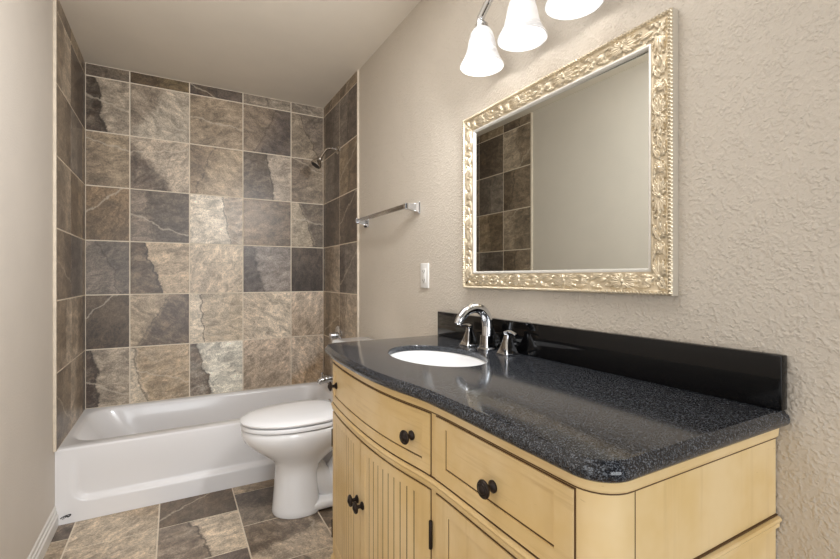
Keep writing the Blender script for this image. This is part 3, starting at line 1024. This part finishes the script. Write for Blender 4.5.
for A, B in zip(chain[:-1], chain[1:]):
    for i in range(m):
        j = (i + 1) % m
        try: bm.faces.new((A[j], A[i], B[i], B[j]))
        except ValueError: pass
bmesh.ops.remove_doubles(bm, verts=bm.verts[:], dist=0.00002)
fix(bm)
link_mesh('stone_slab', bm, M_GRANITE, ct, 40)
bm = bmesh.new(); add_box(bm, 0.986 - VX, WR - 0.0015 - VX, 0.382 - VY, 1.607 - VY, 0.0324, 0.136, 0, 0.0025)
o = link_mesh('backsplash', bm, M_SPLASH, ct); o['label'] = 'polished black backsplash'

# ------------------------------------------------------------------ sink
sk = empty('undermount_sink', (SKX, SKY, 0.8815), 'white oval undermount sink in the black granite countertop', 'sink')
bm = bmesh.new()
def oval(k, z, n=72):
    return [(SRX * k * math.cos(2 * PI * i / n), SRY * k * math.sin(2 * PI * i / n) * (1 + (1 - 1) * 0), z) for i in range(n)]
prof_in = [(1.10, -0.0005), (1.02, -0.0005), (1.00, -0.004), (0.985, -0.020), (0.95, -0.050), (0.88, -0.085), (0.76, -0.112), (0.58, -0.130), (0.36, -0.139), (0.15, -0.142)]
prof_out = [(0.15, -0.152), (0.40, -0.149), (0.66, -0.139), (0.86, -0.115), (0.98, -0.075), (1.02, -0.03), (1.10, -0.012), (1.10, -0.0005)]
loft(bm, [oval(k, z) for k, z in prof_in + prof_out], 0, True, False, False)
bmesh.ops.remove_doubles(bm, verts=bm.verts[:], dist=0.00002)
fix(bm); link_mesh('bowl', bm, M_CHINA, sk, 50)
bm = bmesh.new(); add_lathe(bm, [(0.023, -0.1425), (0.023, -0.139), (0.018, -0.137), (0.016, -0.140), (0.001, -0.139)], (0, 0, 0), (0, 0, 1), 28)
o = link_mesh('drain', bm, M_CHROME, sk); o['label'] = 'chrome sink drain'

# ------------------------------------------------------------------ widespread faucet
CZ = 0.900
fa = empty('faucet', (0.945, 1.209, CZ), 'chrome widespread faucet with arched spout and two lever handles behind the sink', 'faucet')
def sqring(cx, cy, w, z, r=0.35, n=5):
    pts = []
    rr = w * r
    for (sx, sy, a0) in ((1, 1, 0), (-1, 1, 90), (-1, -1, 180), (1, -1, 270)):
        for k in range(n + 1):
            a = math.radians(a0 + 90 * k / n)
            pts.append((cx + sx * (w - rr) + rr * math.cos(a), cy + sy * (w - rr) + rr * math.sin(a), z))
    return pts
bm = bmesh.new()
loft(bm, [sqring(0, 0, 0.028, 0.0005), sqring(0, 0, 0.028, 0.005), sqring(0, 0, 0.022, 0.010), sqring(0, 0, 0.0205, 0.028), sqring(0, 0, 0.0190, 0.05)])
path = catmull([(0, 0, 0.045), (0, 0, 0.085), (-0.006, 0, 0.115), (-0.026, 0, 0.138), (-0.056, 0, 0.146), (-0.088, 0, 0.137), (-0.110, 0, 0.117), (-0.119, 0, 0.102)], 8)
add_tube(bm, path, [0.0195 - 0.0050 * i / (len(path) - 1) for i in range(len(path))], 24)
link_mesh('spout', bm, M_CHROME, fa, 40)
bm = bmesh.new(); add_lathe(bm, [(0.0135, -0.004), (0.0140, 0.0), (0.0140, 0.008), (0.011, 0.0085), (0.0105, 0.005), (0.001, 0.005)], path[-1], (-0.4, 0, -0.92), 24)
link_mesh('aerator', bm, M_CHROME, fa)
for sgn in (-1, 1):
    bm = bmesh.new()
    y = sgn * 0.106
    loft(bm, [sqring(0, y, 0.028, 0.0005, 0.15), sqring(0, y, 0.028, 0.004, 0.15), sqring(0, y, 0.025, 0.007, 0.15), sqring(0, y, 0.018, 0.026, 0.2), sqring(0, y, 0.012, 0.048, 0.3), sqring(0, y, 0.0095, 0.062, 0.4), sqring(0, y, 0.0105, 0.068, 0.4)])
    h = link_mesh('handle', bm, M_CHROME, fa, 40)
    bm = bmesh.new()
    lp = catmull([(0, y - sgn * 0.010, 0.070), (-0.001, y + sgn * 0.006, 0.075), (-0.003, y + sgn * 0.028, 0.073), (-0.004, y + sgn * 0.046, 0.068)], 6)
    add_tube(bm, lp, [0.0095 - 0.003 * i / (len(lp) - 1) for i in range(len(lp))], 16, 0, True, (1.0, 0.55))
    link_mesh('lever', bm, M_CHROME, h, 40)

# ------------------------------------------------------------------ framed mirror
MY0, MY1, MZ0, MZ1 = 0.588, 1.416, 1.108, 1.764
mir = empty('wall_mirror', (WR, (MY0 + MY1) / 2, (MZ0 + MZ1) / 2), 'rectangular mirror in a carved champagne gold frame above the vanity', 'mirror')
HW, HH = (MY1 - MY0) / 2, (MZ1 - MZ0) / 2
FWID = 0.056

def ornament(s, v):
    """carved relief height for position s along the moulding and v (0 inner .. 1 outer) across it"""
    h = np.zeros_like(s)
    P = 0.19
    w = 0.040                                  # width of the carved field in metres
    x = (v - 0.5) * w
    def petal(s0, x0, ang, L, R, amp, groove=0.35):
        for k in (-1, 0, 1):
            ds = (s % P) - s0 + k * P
            ca, sa = math.cos(ang), math.sin(ang)
            a = ds * ca + x_ * sa - 0.0
            b = -ds * sa + x_ * ca
            t = np.clip(a / L, 0, 1)
            wid = 1.25 * R * np.sin(np.clip(t, 0.02, 0.98) * PI) ** 0.7 + 1e-4
            inside = (a > 0) & (a < L) & (np.abs(b) < wid)
            q = np.abs(b) / wid
            prof = np.sqrt(np.clip(1 - q * q, 0, 1)) * (1 - groove * np.exp(-(q / 0.22) ** 2)) * (0.55 + 0.45 * np.sin(t * PI * 0.9))
            np.maximum(h, np.where(inside, amp * prof, 0), out=h)
    # palmette: fan of petals both ways from a central knot
    for sg in (0, PI):
        for da, L, R in ((0, 0.048, 0.0050), (0.30, 0.044, 0.0042), (-0.30, 0.044, 0.0042), (0.62, 0.033, 0.0040), (-0.62, 0.033, 0.0040), (1.05, 0.020, 0.0036), (-1.05, 0.020, 0.0036)):
            x_ = x
            petal(0.055, 0, sg + da, L, R, 0.0052)
    # scrolls filling in between
    for s0, x0, ang, L, R in ((0.108, -0.010, 0.55, 0.034, 0.0052), (0.108, 0.010, -0.55, 0.034, 0.0052), (0.128, 0.012, -2.4, 0.026, 0.0045), (0.128, -0.012, 2.4, 0.026, 0.0045),
                              (0.140, 0.0, 0.5, 0.030, 0.0048), (0.146, 0.0, -0.9, 0.022, 0.0044), (0.176, 0.011, 2.75, 0.028, 0.0044), (0.176, -0.011, -2.75, 0.028, 0.0044), (0.166, 0.0, 0.15, 0.030, 0.0046), (0.092, 0.017, -0.15, 0.040, 0.0034), (0.092, -0.017, 0.15, 0.040, 0.0034), (0.020, 0.018, 0.0, 0.030, 0.0030), (0.020, -0.018, 0.0, 0.030, 0.0030), (0.150, 0.018, 0.0, 0.034, 0.0030), (0.150, -0.018, 0.0, 0.034, 0.0030), (0.055, 0.019, 0.0, 0.030, 0.0026), (0.055, -0.019, 0.0, 0.030, 0.0026)):
        x_ = x - x0
        petal(s0, x0, ang, L, R, 0.0046)
    # knots
    for s0, x0, r, amp in ((0.055, 0, 0.0062, 0.0062), (0.120, 0, 0.0062, 0.0055), (0.150, 0.010, 0.0045, 0.0042), (0.150, -0.010, 0.0045, 0.0042), (0.008, 0.011, 0.0045, 0.0042), (0.008, -0.011, 0.0045, 0.0042)):
        for k in (-1, 0, 1):
            ds = (s % P) - s0 + k * P
            d2 = (ds ** 2 + (x - x0) ** 2) / r ** 2
            np.maximum(h, np.where(d2 < 1, amp * np.sqrt(np.clip(1 - d2, 0, 1)), 0), out=h)
    return h

def frame_profile(t):
    """height out of the wall against distance t (m) inward from the outer edge"""
    ts = [0.0, 0.0015, 0.0085, 0.0105, 0.013, 0.052, 0.0535, 0.056]
    hs = [0.022, 0.027, 0.027, 0.0215, 0.0205, 0.0165, 0.0175, 0.0165]
    return np.interp(t, ts, hs)
NT = 44
tcs = np.concatenate([np.linspace(0, 0.0105, 11), np.linspace(0.0112, FWID, NT - 11)])
def frame_rail(axis_len, corner_at):
    """one mitred rail; returns arrays of (along, inward, out)"""
    n = int(axis_len * 2 / 0.0013)
    A = np.linspace(-axis_len, axis_len, n + 1)
    out = []
    for t in tcs:
        lim = axis_len - t
        a = np.clip(A, -lim, lim) if False else A * (lim / axis_len)
        s = a + 0.095 + 0.055 + 10 * 0.19
        hgt = np.full_like(a, float(frame_profile(t)))
        if 0.0010 < t < 0.0098:
            ph = a / 0.0086 + (t - 0.005) * 40.0
            bead = np.abs(np.sin(ph * PI)) ** 0.6 * math.sqrt(max(0, 1 - ((t - 0.0053) / 0.0047) ** 2))
            hgt = hgt - 0.004 + 0.0072 * bead
        if 0.0125 < t < 0.0525:
            v = np.full_like(a, (t - 0.0125) / 0.040)
            edge = min(1.0, (t - 0.0125) / 0.003, (0.0525 - t) / 0.003)
            hgt = hgt + ornament(s, v) * 1.35 * edge
        out.append((a, hgt))
    return out
bm = bmesh.new()
def rail(map_pt, L):
    data = frame_rail(L, 0)
    rows = []
    for t, (a, hgt) in zip(tcs, data):
        rows.append([bm.verts.new(map_pt(float(aa), float(t), float(hh))) for aa, hh in zip(a, hgt)])
    for r0, r1 in zip(rows[:-1], rows[1:]):
        for i in range(len(r0) - 1):
            bm.faces.new((r0[i], r0[i + 1], r1[i + 1], r1[i]))
rail(lambda a, t, h: (-h, a, HH - t), HW)
rail(lambda a, t, h: (-h, -a, -HH + t), HW)
rail(lambda a, t, h: (-h, -HW + t, a), HH)
rail(lambda a, t, h: (-h, HW - t, -a), HH)
fr = link_mesh('frame', bm, M_GOLD, mir, 75)
# sides and back of the frame
bm = bmesh.new()
def rect_ring(i, x):
    return [(x, -HW + i, -HH + i), (x, HW - i, -HH + i), (x, HW - i, HH - i), (x, -HW + i, HH - i)]
loft(bm, [rect_ring(0.0, -0.0225), rect_ring(0.0, -0.0005), rect_ring(FWID, -0.0005)], 0, True, False, False)
fix(bm); o = link_mesh('frame_side', bm, M_FRAMESIDE, mir, 30); o['label'] = 'plain pale side of the frame'
bm = bmesh.new()
loft(bm, [rect_ring(FWID - 0.0005, -0.014), rect_ring(FWID - 0.0005, -0.0175), rect_ring(FWID + 0.0015, -0.0188), rect_ring(FWID + 0.0045, -0.0185), rect_ring(FWID + 0.0065, -0.0165), rect_ring(FWID + 0.0085, -0.0105), rect_ring(FWID + 0.0085, -0.0065)], 0, True, False, False)
fix(bm); o = link_mesh('inner_lip', bm, M_SILVER, mir, 50); o['label'] = 'silver-white inner lip'
bm = bmesh.new(); add_box(bm, -0.0075, -0.003, -HW + FWID + 0.004, HW - FWID - 0.004, -HH + FWID + 0.004, HH - FWID - 0.004)
gl = link_mesh('mirror_glass', bm, M_MIRROR, mir, None)
gl.rotation_euler = (0, 0, math.radians(0.5))

# ------------------------------------------------------------------ vanity light
LX, LYC, LZ = 0.910, 0.998, 1.864
vl = empty('vanity_light', (WR, LYC, 2.03), 'three-light chrome vanity fixture with lit opal glass bell shades above the mirror', 'wall light')
def lp(x, y, z):
    return (x - WR, y - LYC, z - 2.03)
bm = bmesh.new(); add_lathe(bm, [(0.062, -0.001), (0.062, 0.008), (0.056, 0.016), (0.030, 0.024), (0.012, 0.026)], lp(WR, LYC, 2.126), (-1, 0, 0), 40)
link_mesh('backplate', bm, M_CHROME, vl)
SP = 0.197
arc = catmull([lp(LX, LYC + SP + 0.010, LZ + 0.152), lp(LX, LYC + SP + 0.004, LZ + 0.170), lp(LX, LYC + SP * 0.86, LZ + 0.195), lp(LX, LYC + SP * 0.50, LZ + 0.240), lp(LX, LYC, LZ + 0.262), lp(LX, LYC - SP * 0.50, LZ + 0.240), lp(LX, LYC - SP * 0.86, LZ + 0.195), lp(LX, LYC - SP - 0.004, LZ + 0.170), lp(LX, LYC - SP - 0.010, LZ + 0.152)], 8)
bm = bmesh.new(); add_tube(bm, arc, 0.0125, 14); link_mesh('arched_bar', bm, M_CHROME, vl)
bm = bmesh.new(); add_tube(bm, [lp(WR - 0.02, LYC, 2.126), lp(LX, LYC, 2.126)], 0.011, 16); link_mesh('arm', bm, M_CHROME, vl)
bm = bmesh.new(); add_tube(bm, [lp(LX, LYC, 2.126), lp(LX, LYC, LZ + 0.150)], 0.008, 14); link_mesh('stem', bm, M_CHROME, vl)
shade_prof = [(0.0230, 0.128), (0.0300, 0.124), (0.0380, 0.110), (0.0440, 0.088), (0.0490, 0.062), (0.0555, 0.038), (0.0650, 0.018), (0.0725, 0.006), (0.0745, 0.0)]
inner = [(r - 0.003, h) for r, h in reversed(shade_prof)]
for k in (1, 0, -1):
    y = LYC + SP * k
    bm = bmesh.new(); add_lathe(bm, [(0.0245, -0.014), (0.0265, -0.010), (0.0265, 0.0), (0.021, 0.006), (0.021, 0.014), (0.013, 0.020), (0.010, 0.024)], lp(LX, y, LZ + 0.130), (0, 0, 1), 28)
    link_mesh('collar', bm, M_CHROME_DULL, vl)
    bm = bmesh.new(); add_lathe(bm, shade_prof + inner, lp(LX, y, LZ), (0, 0, 1), 44, 0, False, False)
    fix(bm)
    sdo = link_mesh('shade', bm, M_OPAL, vl, 60); sdo['label'] = 'lit opal glass bell shade'
    bm = bmesh.new(); add_lathe(bm, [(0.010, 0.116), (0.012, 0.100), (0.019, 0.082), (0.021, 0.070), (0.018, 0.058), (0.010, 0.050), (0.0005, 0.048)], lp(LX, y, LZ), (0, 0, 1), 24)
    link_mesh('bulb', bm, M_BULB, vl, 60)
    d = bpy.data.lights.new('bulb_light', 'POINT'); d.energy = BULB_POWER; d.color = (1.0, 0.985, 0.97); d.shadow_soft_size = 0.018
    L = bpy.data.objects.new('bulb_light', d); COL.objects.link(L); L.parent = vl; L.location = lp(LX, y, LZ + 0.034)
    d = bpy.data.lights.new('added_shade_fill', 'AREA'); d.shape = 'ELLIPSE'; d.size = 0.13; d.size_y = 0.12; d.energy = ROOM_POWER; d.color = (0.97, 0.985, 1.0)  # added fill hanging in the air off each shade, aimed into the room
    L = bpy.data.objects.new('added_shade_fill', d); COL.objects.link(L); L.parent = vl; L.location = lp(LX - 0.15, y, LZ + 0.03)
    L.rotation_euler = Vector((-1.2, 0.86, -0.55)).to_track_quat('-Z', 'Y').to_euler()
